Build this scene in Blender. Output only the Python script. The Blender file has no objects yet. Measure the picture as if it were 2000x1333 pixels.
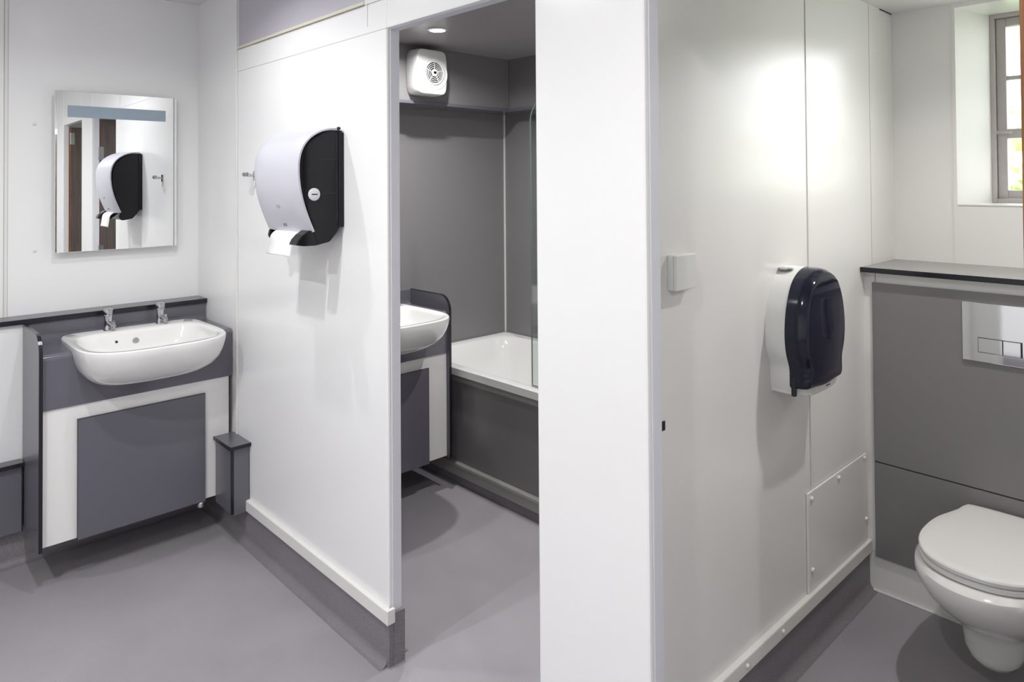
import bpy, bmesh, math, random
from mathutils import Vector, Matrix
random.seed(7)
S = bpy.context.scene
C = S.collection
PI = math.pi

# ------------------------------------------------------------------ camera
RT = Vector((0.7269819, -0.6866213, -0.0069578))
UP = Vector((-0.0052478, -0.0156883, 0.9998632))
FW = Vector((0.6866365, 0.7268459, 0.0150084))
cam_d = bpy.data.cameras.new('camera')
cam_d.sensor_width = 36.0
cam_d.lens = 1372.54 * 36.0 / 2000.0
cam_d.shift_y = -(666.5 - 334.3) / 2000.0
cam_d.clip_start = 0.02
cam = bpy.data.objects.new('camera', cam_d)
C.objects.link(cam)
M = Matrix((RT, UP, -FW)).transposed().to_4x4()
M.translation = Vector((0, 0, 1.55))
cam.matrix_world = M
S.camera = cam

# ------------------------------------------------------------------ world, exposure
S.view_settings.view_transform = 'Standard'
S.view_settings.look = 'None'
S.view_settings.gamma = 1.0
S.view_settings.use_curve_mapping = False
S.view_settings.exposure = 0.0
W = bpy.data.worlds.new('world')
S.world = W
W.use_nodes = True
bg = W.node_tree.nodes['Background']
bg.inputs[0].default_value = (0.93, 0.97, 1.0, 1)
bg.inputs[1].default_value = 9.0

# ------------------------------------------------------------------ lamps (x, y, ceiling z, watts, colour)
WHITE = (1.0, 0.985, 0.98)
LAMPS = [   # kind, x, y, ceiling z, watts, beam spread in degrees, colour, label
    ('corridor', 0.76, 2.55, 2.44, 4.4, 150, (0.98, 0.985, 1.0), 'round recessed downlight over the basin beside the partition'),
    ('corridor', 0.36, 2.00, 2.44, 9.5, 165, (0.98, 0.985, 1.0), 'round recessed downlight of the corridor, one step before the vanity'),
    ('corridor', 0.36, 0.56, 2.44, 9.6, 168, (1.0, 0.985, 0.985), 'round recessed downlight of the corridor in front of the white column'),
    ('corridor', 0.30, -0.90, 2.44, 14.0, 168, (1.0, 0.985, 0.985), 'unseen round downlight added as fill at the far end of the corridor'),  # extra lamp out of view, added as soft fill for the corridor
    ('corridor', -0.50, 1.75, 2.44, 17.5, 168, (0.99, 0.985, 0.99), 'unseen round downlight added as fill in the corridor, farthest from the partition'),  # added lamp out of view, throws even frontal light on the partition
    ('bath', 2.07, 2.71, 2.289, 10.5, 160, (1.0, 0.99, 0.98), 'bright round downlight in the grey bathroom ceiling before the fan'),
    ('bath', 1.70, 2.80, 2.289, 3.5, 150, (1.0, 0.99, 0.98), 'round downlight in the grey bathroom ceiling left of the fan'),
    ('bath', 2.30, 1.75, 2.289, 12.0, 165, (1.0, 0.99, 0.98), 'round downlight in the bathroom ceiling over the bath end'),
    ('toilet', 2.31, 0.43, 2.237, 6.4, 142, (1.0, 0.972, 0.945), 'round downlight in the toilet room ceiling above the pan'),
]

# ------------------------------------------------------------------ materials
def srgb(r, g, b):
    f = lambda v: (v / 255 / 12.92) if v / 255 <= 0.04045 else ((v / 255 + 0.055) / 1.055) ** 2.4
    return (f(r), f(g), f(b), 1)

def mat(name, col, rough=0.4, metal=0.0, spec=0.5, var=0.0, scale=6.0, bump=0.0, bscale=200.0, coat=0.0, rvar=0.0):
    m = bpy.data.materials.new(name); m.use_nodes = True
    nt = m.node_tree; n = nt.nodes; L = nt.links
    b = n['Principled BSDF']
    b.inputs['Base Color'].default_value = col
    b.inputs['Roughness'].default_value = rough
    b.inputs['Metallic'].default_value = metal
    b.inputs['Specular IOR Level'].default_value = spec
    b.inputs['Coat Weight'].default_value = coat
    b.inputs['Coat Roughness'].default_value = 0.08
    tc = n.new('ShaderNodeTexCoord')
    if var > 0 or rvar > 0:
        nz = n.new('ShaderNodeTexNoise'); nz.inputs['Scale'].default_value = scale
        nz.inputs['Detail'].default_value = 4
        L.new(tc.outputs['Object'], nz.inputs['Vector'])
    if var > 0:
        mx = n.new('ShaderNodeMix'); mx.data_type = 'RGBA'
        mx.inputs[6].default_value = tuple(c * (1 - var) for c in col[:3]) + (1,)
        mx.inputs[7].default_value = tuple(min(1, c * (1 + var)) for c in col[:3]) + (1,)
        L.new(nz.outputs['Fac'], mx.inputs[0]); L.new(mx.outputs[2], b.inputs['Base Color'])
    if rvar > 0:
        mr = n.new('ShaderNodeMapRange')
        mr.inputs[3].default_value = max(0, rough - rvar); mr.inputs[4].default_value = rough + rvar
        L.new(nz.outputs['Fac'], mr.inputs[0]); L.new(mr.outputs[0], b.inputs['Roughness'])
    if bump > 0:
        nb = n.new('ShaderNodeTexNoise'); nb.inputs['Scale'].default_value = bscale
        nb.inputs['Detail'].default_value = 2
        L.new(tc.outputs['Object'], nb.inputs['Vector'])
        bp = n.new('ShaderNodeBump'); bp.inputs['Strength'].default_value = bump
        bp.inputs['Distance'].default_value = 0.002
        L.new(nb.outputs['Fac'], bp.inputs['Height']); L.new(bp.outputs[0], b.inputs['Normal'])
    return m

white_wall = mat('white_laminate', (0.875, 0.875, 0.872, 1), 0.22, var=0.006, scale=1.5, rvar=0.03)
white_warm = mat('warm_white_laminate', (0.865, 0.855, 0.84, 1), 0.26, var=0.006, scale=1.5, rvar=0.03)
white_trim = mat('white_trim', (0.80, 0.79, 0.765, 1), 0.3)
reveal_m = mat('matt_white_plaster', (0.82, 0.81, 0.79, 1), 0.6, spec=0.3)
cream_trim = mat('cream_sealant', (0.70, 0.67, 0.56, 1), 0.45)
groove_m = mat('joint_groove', (0.56, 0.54, 0.50, 1), 0.6)  # grey of the joint lines and panel gaps
groove_dark = mat('dark_joint', (0.06, 0.055, 0.05, 1), 0.7)
ceil_m = mat('white_ceiling', (0.80, 0.79, 0.79, 1), 0.55, var=0.01)
lilac = mat('lilac_grey_board', (0.53, 0.505, 0.565, 1), 0.4)
grey_wall = mat('grey_bath_laminate', (0.225, 0.216, 0.223, 1), 0.27)
grey_ceil = mat('grey_bath_ceiling', (0.36, 0.34, 0.355, 1), 0.3)
grey_lam = mat('grey_laminate', (0.138, 0.135, 0.160, 1), 0.27)
grey_duct = mat('grey_duct_panel', (0.225, 0.214, 0.22, 1), 0.3)
grey_top = mat('grey_worktop', (0.138, 0.135, 0.160, 1), 0.14)
black_edge = mat('black_edging', (0.010, 0.011, 0.016, 1), 0.25)
ceramic = mat('white_ceramic', (0.84, 0.835, 0.82, 1), 0.08, coat=0.3)
plastic_w = mat('white_plastic', (0.80, 0.80, 0.78, 1), 0.28)
plastic_seat = mat('white_seat_plastic', (0.85, 0.845, 0.83, 1), 0.16)
silver_pl = mat('silver_plastic', (0.60, 0.60, 0.66, 1), 0.33, metal=0.1, coat=0.2)
smoke = mat('smoked_plastic', (0.010, 0.009, 0.011, 1), 0.12, spec=0.28)
navy_smoke = mat('navy_smoked_plastic', (0.010, 0.011, 0.028, 1), 0.09, spec=0.4)
chrome_d = mat('dark_chrome', (0.50, 0.50, 0.52, 1), 0.08, metal=1.0)
chrome = mat('chrome', (0.86, 0.87, 0.88, 1), 0.05, metal=1.0)
frost = mat('frosted_glass', (0.30, 0.37, 0.44, 1), 0.3)
grey_trim = mat('grey_pale_seal', (0.5, 0.5, 0.5, 1), 0.4)
mirror_m = mat('mirror_silver', (0.93, 0.94, 0.94, 1), 0.0, metal=1.0)
steel = mat('brushed_steel', (0.5, 0.5, 0.5, 1), 0.3, metal=1.0)
paper_m = mat('paper', (0.88, 0.87, 0.85, 1), 0.9, bump=0.1, bscale=400)
liner_m = mat('painted_door_liner', (0.76, 0.77, 0.83, 1), 0.35)
win_paint = mat('mauve_window_paint', (0.50, 0.46, 0.46, 1), 0.45, var=0.08, scale=25, bump=0.2, bscale=60)
dark_hole = mat('dark_recess', (0.01, 0.01, 0.01, 1), 0.8)
badge_m = mat('badge_white', (0.75, 0.75, 0.78, 1), 0.3)
beige = mat('beige_batten', (0.38, 0.37, 0.35, 1), 0.4)

def vinyl(name, base):
    m = bpy.data.materials.new(name); m.use_nodes = True
    nt = m.node_tree; n = nt.nodes; L = nt.links; b = n['Principled BSDF']
    tc = n.new('ShaderNodeTexCoord')
    a = n.new('ShaderNodeTexNoise'); a.inputs['Scale'].default_value = 620; a.inputs['Detail'].default_value = 2
    c = n.new('ShaderNodeTexNoise'); c.inputs['Scale'].default_value = 3.2; c.inputs['Detail'].default_value = 6
    L.new(tc.outputs['Object'], a.inputs[0]); L.new(tc.outputs['Object'], c.inputs[0])
    r = n.new('ShaderNodeValToRGB')
    r.color_ramp.elements[0].position = 0.36; r.color_ramp.elements[1].position = 0.66
    r.color_ramp.elements[0].color = tuple(v * 0.70 for v in base) + (1,)
    r.color_ramp.elements[1].color = tuple(v * 1.30 for v in base) + (1,)
    L.new(a.outputs['Fac'], r.inputs[0])
    r2 = n.new('ShaderNodeMapRange'); r2.inputs[1].default_value = 0.3; r2.inputs[2].default_value = 0.7
    r2.inputs[3].default_value = 0.92; r2.inputs[4].default_value = 1.07
    L.new(c.outputs['Fac'], r2.inputs[0])
    mx = n.new('ShaderNodeVectorMath'); mx.operation = 'SCALE'
    L.new(r.outputs[0], mx.inputs[0]); L.new(r2.outputs[0], mx.inputs['Scale'])
    L.new(mx.outputs[0], b.inputs['Base Color'])
    b.inputs['Roughness'].default_value = 0.42
    b.inputs['Specular IOR Level'].default_value = 0.4
    bp = n.new('ShaderNodeBump'); bp.inputs['Strength'].default_value = 0.12; bp.inputs['Distance'].default_value = 0.001
    L.new(a.outputs['Fac'], bp.inputs['Height']); L.new(bp.outputs[0], b.inputs['Normal'])
    return m
floor_m = vinyl('speckled_vinyl', (0.345, 0.326, 0.350))
skirt_m = vinyl('speckled_vinyl_skirting', (0.225, 0.21, 0.228))

def wood(name, c1, c2, sc=(30, 30, 1.5), rough=0.4):
    m = bpy.data.materials.new(name); m.use_nodes = True
    nt = m.node_tree; n = nt.nodes; L = nt.links; b = n['Principled BSDF']
    tc = n.new('ShaderNodeTexCoord'); mp = n.new('ShaderNodeMapping'); mp.inputs['Scale'].default_value = sc
    a = n.new('ShaderNodeTexNoise'); a.inputs['Scale'].default_value = 3; a.inputs['Detail'].default_value = 6
    L.new(tc.outputs['Object'], mp.inputs[0]); L.new(mp.outputs[0], a.inputs[0])
    r = n.new('ShaderNodeValToRGB')
    r.color_ramp.elements[0].position = 0.3; r.color_ramp.elements[1].position = 0.7
    r.color_ramp.elements[0].color = c1 + (1,); r.color_ramp.elements[1].color = c2 + (1,)
    L.new(a.outputs['Fac'], r.inputs[0]); L.new(r.outputs[0], b.inputs['Base Color'])
    b.inputs['Roughness'].default_value = rough
    return m
door_lam = wood('dark_wood_laminate', (0.075, 0.058, 0.052), (0.15, 0.12, 0.11))
door_edge = wood('orange_brown_timber', (0.16, 0.055, 0.018), (0.36, 0.15, 0.05))

def emis(name, col, st):
    m = bpy.data.materials.new(name); m.use_nodes = True
    b = m.node_tree.nodes['Principled BSDF']
    b.inputs['Base Color'].default_value = (0.9, 0.9, 0.9, 1)
    b.inputs['Emission Color'].default_value = tuple(col) + (1,)
    b.inputs['Emission Strength'].default_value = st
    return m

def glass(name, tint, gl=0.08, bump=0.0, haze=0.0):
    m = bpy.data.materials.new(name); m.use_nodes = True
    nt = m.node_tree; n = nt.nodes; L = nt.links
    n.remove(n['Principled BSDF'])
    t = n.new('ShaderNodeBsdfTransparent'); t.inputs[0].default_value = tint + (1,)
    g = n.new('ShaderNodeBsdfGlossy'); g.inputs['Roughness'].default_value = 0.02 + haze
    mx = n.new('ShaderNodeMixShader')
    mx.inputs[0].default_value = gl
    L.new(t.outputs[0], mx.inputs[1]); L.new(g.outputs[0], mx.inputs[2])
    if bump:
        nz = n.new('ShaderNodeTexNoise'); nz.inputs['Scale'].default_value = 60
        bp = n.new('ShaderNodeBump'); bp.inputs['Strength'].default_value = bump
        L.new(nz.outputs['Fac'], bp.inputs['Height']); L.new(bp.outputs[0], g.inputs['Normal'])
    L.new(mx.outputs[0], n['Material Output'].inputs[0])
    return m
clear_glass = glass('clear_glass', (0.90, 0.95, 0.93))
glass_edge = mat('green_glass_edge', (0.22, 0.26, 0.25, 1), 0.1)
pane_glass = glass('old_window_glass', (0.96, 0.96, 0.955), bump=0.3)

# ------------------------------------------------------------------ mesh helpers
def box(bm, x0, x1, y0, y1, z0, z1):
    v = [bm.verts.new((x, y, z)) for x in (x0, x1) for y in (y0, y1) for z in (z0, z1)]
    for f in ((0, 1, 3, 2), (4, 6, 7, 5), (0, 4, 5, 1), (2, 3, 7, 6), (0, 2, 6, 4), (1, 5, 7, 3)):
        bm.faces.new([v[i] for i in f])
    return bm

def prism(bm, pts, axis, a, b):
    """closed polygon extruded along axis; pts in the two remaining axes in order"""
    def P(u, v, w):
        return {'x': (w, u, v), 'y': (u, w, v), 'z': (u, v, w)}[axis]
    A = [bm.verts.new(P(u, v, a)) for u, v in pts]
    B = [bm.verts.new(P(u, v, b)) for u, v in pts]
    n = len(pts)
    for i in range(n):
        bm.faces.new((A[i], A[(i + 1) % n], B[(i + 1) % n], B[i]))
    bm.faces.new(A[::-1]); bm.faces.new(B)
    return bm

def rings(bm, loops, cap0=True, cap1=True, close=True):
    R = [[bm.verts.new(p) for p in l] for l in loops]
    n = len(loops[0])
    for a, b in zip(R, R[1:]):
        for i in range(n if close else n - 1):
            j = (i + 1) % n
            bm.faces.new((a[i], a[j], b[j], b[i]))
    if cap0: bm.faces.new(R[0][::-1])
    if cap1: bm.faces.new(R[-1])
    return bm

def circ(c, r, axis='z', n=24, ry=None):
    ry = r if ry is None else ry
    out = []
    for i in range(n):
        t = 2 * PI * i / n; u, v = r * math.cos(t), ry * math.sin(t)
        out.append({'z': (c[0] + u, c[1] + v, c[2]), 'x': (c[0], c[1] + u, c[2] + v), 'y': (c[0] + u, c[1], c[2] + v)}[axis])
    return out

def cyl(bm, p0, p1, r0, r1=None, n=20):
    r1 = r0 if r1 is None else r1
    p0, p1 = Vector(p0), Vector(p1); d = (p1 - p0).normalized()
    a = d.orthogonal().normalized(); b = d.cross(a)
    L0 = [p0 + (a * math.cos(2 * PI * i / n) + b * math.sin(2 * PI * i / n)) * r0 for i in range(n)]
    L1 = [p1 + (a * math.cos(2 * PI * i / n) + b * math.sin(2 * PI * i / n)) * r1 for i in range(n)]
    return rings(bm, [L0, L1])

def lathe(bm, c, prof, axis='z', n=28):
    """prof: (radius, offset along the axis)"""
    loops = []
    for r, h in prof:
        cc = {'z': (c[0], c[1], c[2] + h), 'x': (c[0] + h, c[1], c[2]), 'y': (c[0], c[1] + h, c[2])}[axis]
        loops.append(circ(cc, max(r, 1e-4), axis, n))
    return rings(bm, loops)

def torus(bm, c, R, r, axis='y', n=40, m=10, sz=1.0):
    vs = []
    for i in range(n):
        t = 2 * PI * i / n; row = []
        for j in range(m):
            q = 2 * PI * j / m; rr = R + r * math.cos(q); h = r * math.sin(q)
            u, v = rr * math.cos(t), rr * math.sin(t) * sz
            row.append(bm.verts.new({'y': (c[0] + u, c[1] + h, c[2] + v), 'x': (c[0] + h, c[1] + u, c[2] + v), 'z': (c[0] + u, c[1] + v, c[2] + h)}[axis]))
        vs.append(row)
    for i in range(n):
        for j in range(m):
            bm.faces.new((vs[i][j], vs[(i + 1) % n][j], vs[(i + 1) % n][(j + 1) % m], vs[i][(j + 1) % m]))
    return bm

def catmull(pts, sub=6, closed=True):
    out = []; n = len(pts)
    for i in range(n if closed else n - 1):
        g = (lambda k: pts[k % n]) if closed else (lambda k: pts[min(max(k, 0), n - 1)])
        p0, p1, p2, p3 = (Vector(g(i + k)) for k in (-1, 0, 1, 2))
        for s in range(sub):
            t = s / sub
            out.append(tuple(0.5 * ((2 * p1) + (p2 - p0) * t + (2 * p0 - 5 * p1 + 4 * p2 - p3) * t * t + (3 * p1 - p0 - 3 * p2 + p3) * t ** 3)))
    if not closed: out.append(tuple(pts[-1]))
    return out

def NB(): return bmesh.new()

def link(name, bm, m, parent=None, bevel=0.0, smooth=False, sub=0, origin=None, seg=2):
    bmesh.ops.recalc_face_normals(bm, faces=bm.faces[:])
    vs = [v.co for v in bm.verts]
    if parent is not None:
        o0 = Vector(parent['_o'])
        if parent.type == 'MESH': pass
    else:
        if origin is None:
            xs = [v.x for v in vs]; ys = [v.y for v in vs]; zs = [v.z for v in vs]
            o0 = Vector(((min(xs) + max(xs)) / 2, (min(ys) + max(ys)) / 2, min(zs)))
        else: o0 = Vector(origin)
    bmesh.ops.translate(bm, verts=bm.verts[:], vec=-o0)
    me = bpy.data.meshes.new(name); bm.to_mesh(me); bm.free()
    me.materials.append(m)
    o = bpy.data.objects.new(name, me); C.objects.link(o)
    if parent is not None: o.parent = parent
    else: o.location = o0
    o['_o'] = tuple(o0)
    if smooth:
        for p in me.polygons: p.use_smooth = True
        try: me.set_sharp_from_angle(angle=math.radians(38))
        except Exception: pass
    if bevel > 0:
        b = o.modifiers.new('bevel', 'BEVEL'); b.width = bevel; b.segments = seg
        b.limit_method = 'ANGLE'; b.angle_limit = math.radians(35)
    if sub:
        s = o.modifiers.new('sub', 'SUBSURF'); s.levels = sub; s.render_levels = sub
    return o

def thing(name, label, cat, loc, group=None):
    o = bpy.data.objects.new(name, None); C.objects.link(o)
    o.location = loc; o.empty_display_size = 0.05
    o['label'] = label; o['category'] = cat; o['_o'] = tuple(loc)
    if group: o['group'] = group
    return o

def tag(o, label, cat, group=None):
    o['label'] = label; o['category'] = cat
    if group: o['group'] = group
    return o

def st(name, bm, m, **k):
    o = link(name, bm, m, **k); o['kind'] = 'structure'; return o

def bx(*a): return box(NB(), *a)

# ------------------------------------------------------------------ dimensions
PX = 1.267; PT = 1.311          # partition face and its back
BY = 3.618                      # mirror wall
W3 = 1.033; W3B = 1.185         # wall between toilet room and bathroom
HD = 2.051                      # door head height

# ------------------------------------------------------------------ shell
st('floor', bx(-1.25, 3.75, -2.2, 3.75, -0.1, 0), floor_m)
st('wall_back', bx(-1.2, 3.3, BY, BY + 0.12, 0, 2.6), white_wall)
st('wall_left', bx(-1.22, -1.1, -2.1, BY, 0, 2.6), white_wall)
st('wall_south', bx(-1.22, 3.2, -2.12, -2.0, 0, 2.6), white_wall)
st('ceiling', bx(-1.2, PX + 0.02, -2.05, BY + 0.02, 2.44, 2.56), ceil_m)

# the partition: panels between the door openings and the headers over them
D1 = (1.254, 1.930); D2 = (0.222, 0.915); D3 = (-0.73, -0.05)
st('wall_partition', bx(PX, PT, D1[1], 3.131, 0, 2.151), white_wall, bevel=0.006)
st('wall_partition', bx(PX, PT, 3.131, BY, 0, 2.45), white_wall)
st('wall_partition', bx(PX, PT, D2[1], D1[0], 0, 2.44), white_wall, bevel=0.006)
st('wall_partition', bx(PX, PT, D3[1], D2[0], 0, 2.44), white_wall, bevel=0.006)
st('wall_partition', bx(PX, PT, -2.0, D3[0], 0, 2.44), white_wall, bevel=0.006)
st('wall_partition', bx(PX, PT, D1[0], D1[1], HD, 2.44), white_wall, bevel=0.004)
st('wall_partition', bx(PX, PT, D2[0], D2[1], HD, 2.44), white_wall, bevel=0.004)
st('wall_partition', bx(PX, PT, D3[0], D3[1], HD, 2.44), white_wall, bevel=0.004)
# upper band of the partition: lilac board set back above a cream bead
st('wall_partition_upper', bx(PX + 0.008, PT, 2.062, 3.130, 2.151, 2.45), lilac)
st('wall_partition_upper', bx(PX, PT, D1[1], 2.062, 2.151, 2.45), white_wall)
st('trim_1', bx(PX - 0.004, PX + 0.02, 2.062, 3.128, 2.152, 2.164), cream_trim, bevel=0.002)
st('trim_2', bx(PX - 0.005, PX + 0.002, 3.130, 3.144, 0.19, 2.45), white_trim, bevel=0.002)
st('trim_3', bx(PX - 0.0008, PX + 0.001, D1[1], 3.130, 2.0505, 2.0525), groove_m)
st('trim_4', bx(PX - 0.0008, PX + 0.001, 2.042, 2.045, 2.074, 2.155), groove_m)
st('trim_5', bx(PX - 0.0008, PX + 0.001, 2.066, 2.95, 2.145, 2.1475), groove_m)
# mirror-wall sheet joint
st('trim_6', bx(0.478, 0.488, BY - 0.0025, BY + 0.001, 0.995, 2.44), white_trim)
st('trim_7', bx(0.4745, 0.478, BY - 0.001, BY + 0.001, 0.995, 2.44), groove_m)
st('trim_8', bx(0.488, 0.4905, BY - 0.001, BY + 0.001, 0.995, 2.44), groove_m)

# door liners (thin painted strips on the jamb edges)
def liner(n, y, side, head=False):
    x0 = PX + 0.014
    st('trim_%d' % n, bx(x0, PT + 0.004, y - 0.002 if side > 0 else y - 0.001, y + 0.001 if side > 0 else y + 0.002, 0.14, HD), liner_m, bevel=0.001)
liner(9, D1[1], 1)
liner(10, D2[1], 1)
liner(11, D1[0], -1)
st('trim_12', bx(PX + 0.013, PT + 0.004, D1[0], D1[1], HD - 0.002, HD + 0.001), liner_m)

# bathroom shell (grey)
BX, BBY = 3.04, 3.287
st('wall_bath_back', bx(PT, 3.3, BBY, BBY + 0.06, 0, 2.35), grey_wall)
st('wall_bath_right', bx(BX, BX + 0.06, W3B, BBY, 0, 2.35), grey_wall)
st('wall_bath_inner', bx(PT - 0.001, PT + 0.010, D1[1] + 0.02, BBY, 0.0, 2.35), grey_wall)
st('ceiling_bath', bx(PT, 3.2, W3B, BBY + 0.05, 2.289, 2.35), grey_ceil)
# boxed-in bulkhead along the top of the back and right walls, with a lip board
bk = 3.107; rx = 2.915
st('wall_bath_bulkhead', prism(NB(), [(PT + 0.01, bk), (rx, bk), (rx, W3B), (BX, W3B), (BX, BBY), (PT + 0.01, BBY)], 'z', 1.99, 2.289), grey_wall)
st('trim_13', prism(NB(), [(PT + 0.01, bk - 0.012), (rx - 0.012, bk - 0.012), (rx - 0.012, W3B), (BX - 0.001, W3B), (BX - 0.001, BBY - 0.001), (PT + 0.01, BBY - 0.001)], 'z', 1.972, 1.99), grey_top, bevel=0.002)
st('trim_14', bx(BX - 0.009, BX - 0.001, BBY - 0.009, BBY - 0.001, 0.60, 1.972), white_trim)
st('trim_15', bx(rx - 0.004, rx + 0.001, bk - 0.004, bk + 0.001, 1.99, 2.289), steel)

# toilet room shell
TX = 3.15; TC = 2.237
st('wall_toilet_left', bx(PT, TX + 0.05, W3, W3B, 0, 2.45), white_warm)
st('ceiling_toilet', bx(PT, 3.75, 0.0, W3 + 0.02, TC, TC + 0.06), ceil_m)
st('wall_toilet_right', bx(PT, 3.7, -0.06, 0.04, 0, 2.45), white_warm)
# window wall with a deep splayed opening
RY, SZ, HT = 0.802, 1.448, 2.219
st('wall_window', bx(TX, TX + 0.5, RY, W3 + 0.02, 0, TC + 0.05), white_warm)
st('wall_window', bx(TX, TX + 0.5, 0.0, RY, 0, SZ), white_warm)
st('wall_window', bx(TX, TX + 0.5, 0.0, RY, HT, TC + 0.05), white_warm)
st('wall_window', prism(NB(), [(TX, RY + 0.0), (TX + 0.25, RY - 0.06), (TX + 0.5, RY - 0.06), (TX + 0.5, RY + 0.001)], 'z', SZ, HT), reveal_m)
st('trim_16', bx(TX - 0.004, TX + 0.2, 0.04, RY, SZ - 0.004, SZ + 0.002), white_trim, bevel=0.002)
st('trim_17', bx(TX - 0.002, TX + 0.001, RY + 0.012, RY + 0.019, 1.217, TC), white_trim)
# joints in the toilet room wall
st('trim_18', bx(2.329, 2.333, W3 - 0.001, W3 + 0.001, 0.517, TC), groove_m)
st('trim_19', bx(2.333, 2.340, W3 - 0.0025, W3 + 0.001, 0.517, TC), white_trim)
st('trim_20', bx(2.900, 2.903, W3 - 0.001, W3 + 0.001, 1.217, TC), groove_m)
st('trim_21', bx(3.02, 3.15, W3 - 0.003, W3 + 0.001, TC - 0.004, TC + 0.001), groove_dark)

# ------------------------------------------------------------------ skirtings
def cove(n, pts, axis, a, b, name='baseboard_'):
    return st(name + n, prism(NB(), pts, axis, a, b), skirt_m, smooth=True)
def cprof(w, s, h=0.14, t=0.006):
    """cove profile: wall coordinate w, s = direction into the room"""
    r = 0.030 if t < 0.01 else 0.006
    a = [(w + s * (t + r - r * math.sin(math.radians(q))), r - r * math.cos(math.radians(q)) + 0.0004) for q in range(0, 91, 10)]
    p = [(w, 0)] + a + [(w + s * t, h), (w, h)]
    return p
# along x-facing walls the polygon is (x, z) extruded in y
cove('partition', cprof(PX, -1), 'y', D1[1], BY)
cove('partition', cprof(PX, -1), 'y', D2[1], D1[0])
cove('partition', cprof(PX, -1), 'y', D3[1], D2[0])
cove('partition', cprof(PX, -1), 'y', -2.0, D3[0])
cove('jamb', cprof(D1[1], -1, 0.14, 0.0105), 'x', PX - 0.006, PX + 0.012)
cove('jamb', cprof(D1[1], -1, 0.17, 0.014), 'x', PX + 0.012, PT + 0.008)
cove('jamb', cprof(D2[1], -1, 0.14, 0.0105), 'x', PX - 0.006, PT + 0.006)
cove('jamb', cprof(D1[0], 1, 0.14, 0.0105), 'x', PX - 0.006, PT + 0.006)
cove('back', cprof(BY, -1), 'x', -1.1, PX - 0.006)
cove('left', cprof(-1.1, 1), 'y', -2.0, BY)
cove('toilet', cprof(W3, -1), 'x', PT, 2.82)
cove('inner', cprof(PT + 0.010, 1), 'y', D1[1] + 0.02, BBY)
# white capping strips
st('trim_22', bx(PX - 0.018, PX + 0.001, D1[1] - 0.006, 3.02, 0.141, 0.188), white_trim, bevel=0.004)
st('trim_23', bx(PX - 0.018, PX + 0.013, D1[1] - 0.018, D1[1] - 0.006, 0.141, 0.188), white_trim, bevel=0.003)
st('trim_24', bx(PX - 0.018, PX + 0.001, D2[1], D1[0], 0.141, 0.188), white_trim, bevel=0.004)
st('trim_25', bx(PT, 2.818, W3 - 0.018, W3 + 0.001, 0.144, 0.190), white_trim, bevel=0.004)
def screw_cap(x, y, z, axis, s, label, group):
    o = link('screw_cap', lathe(NB(), (x, y, z), [(0.0068, 0), (0.0068, s * 0.003), (0.0052, s * 0.0055), (0.002, s * 0.0066)], axis, 16), white_trim, smooth=True)
    return tag(o, label, 'screw cap', group)
for x, l in ((1.865, 'white screw cap low on the white skirting strip, the nearer one'), (2.085, 'white screw cap on the white skirting strip below the roll dispenser, the farther one')):
    screw_cap(x, W3 - 0.018, 0.168, 'y', -1, l, 'screw caps on the skirting strip')
screw_cap(0.584, BY, 1.812, 'y', -1, 'small white screw cap on the wall beside the mirror, the upper one', 'screw caps beside the mirror')
screw_cap(0.586, BY, 1.266, 'y', -1, 'small white screw cap on the wall beside the mirror, the lower one', 'screw caps beside the mirror')

# ------------------------------------------------------------------ lamps
def downlight(kind, x, y, z, w, spread, col, label):
    t = thing('downlight', label, 'ceiling light', (x, y, z), 'recessed downlights')
    link('bezel', lathe(NB(), (x, y, z), [(0.036, -0.0005), (0.052, -0.0005), (0.052, -0.003), (0.046, -0.006), (0.038, -0.006), (0.036, -0.003)], 'z', 32), white_trim, t, smooth=True)
    link('lens', lathe(NB(), (x, y, z), [(0.0375, -0.001), (0.0375, -0.005)], 'z', 32), emis('lamp_glow_' + kind, col, 50.0), t)
    ld = bpy.data.lights.new('downlight_beam', 'AREA'); ld.shape = 'DISK'; ld.size = 0.040
    ld.energy = w; ld.color = col; ld.spread = math.radians(spread)
    lo = bpy.data.objects.new('downlight_beam', ld); C.objects.link(lo); lo.parent = t
    lo.location = (0, 0, -0.008)
for a in LAMPS: downlight(*a)

# ------------------------------------------------------------------ mirror
mt = thing('wall_mirror', 'frameless rectangular mirror with a frosted blue strip, above the basin', 'mirror', (0.90, 3.575, 1.254))
mt.rotation_euler = (0, 0, math.radians(-0.45))
link('mirror_glass', bx(0.650, 1.150, 3.571, 3.576, 1.254, 1.962), mirror_m, mt, bevel=0.0012)
link('frosted_strip', bx(0.697, 1.100, 3.5700, 3.5711, 1.847, 1.899), frost, mt)
link('backing_box', bx(0.69, 1.11, 3.576, 3.612, 1.30, 1.92), white_trim, mt)

# ------------------------------------------------------------------ ledge and boxing behind the vanity
st('trim_26', bx(-1.1, PX - 0.001, 3.512, BY, 0.0, 0.975), white_wall)
cove('boxing', cprof(3.512, -1, 0.30), 'x', -1.1, PX - 0.006)
lg = thing('wall_ledge', 'long narrow grey ledge with black edging, running below the mirror', 'ledge', (0.1, 3.55, 0.975))
link('ledge_board', bx(-1.1, PX - 0.001, 3.499, BY - 0.001, 0.976, 0.995), grey_lam, lg)
o = link('edging', bx(-1.1, PX - 0.001, 3.494, 3.499, 0.975, 0.9955), black_edge, lg, bevel=0.001); o['label'] = 'black ledge edging'

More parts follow.
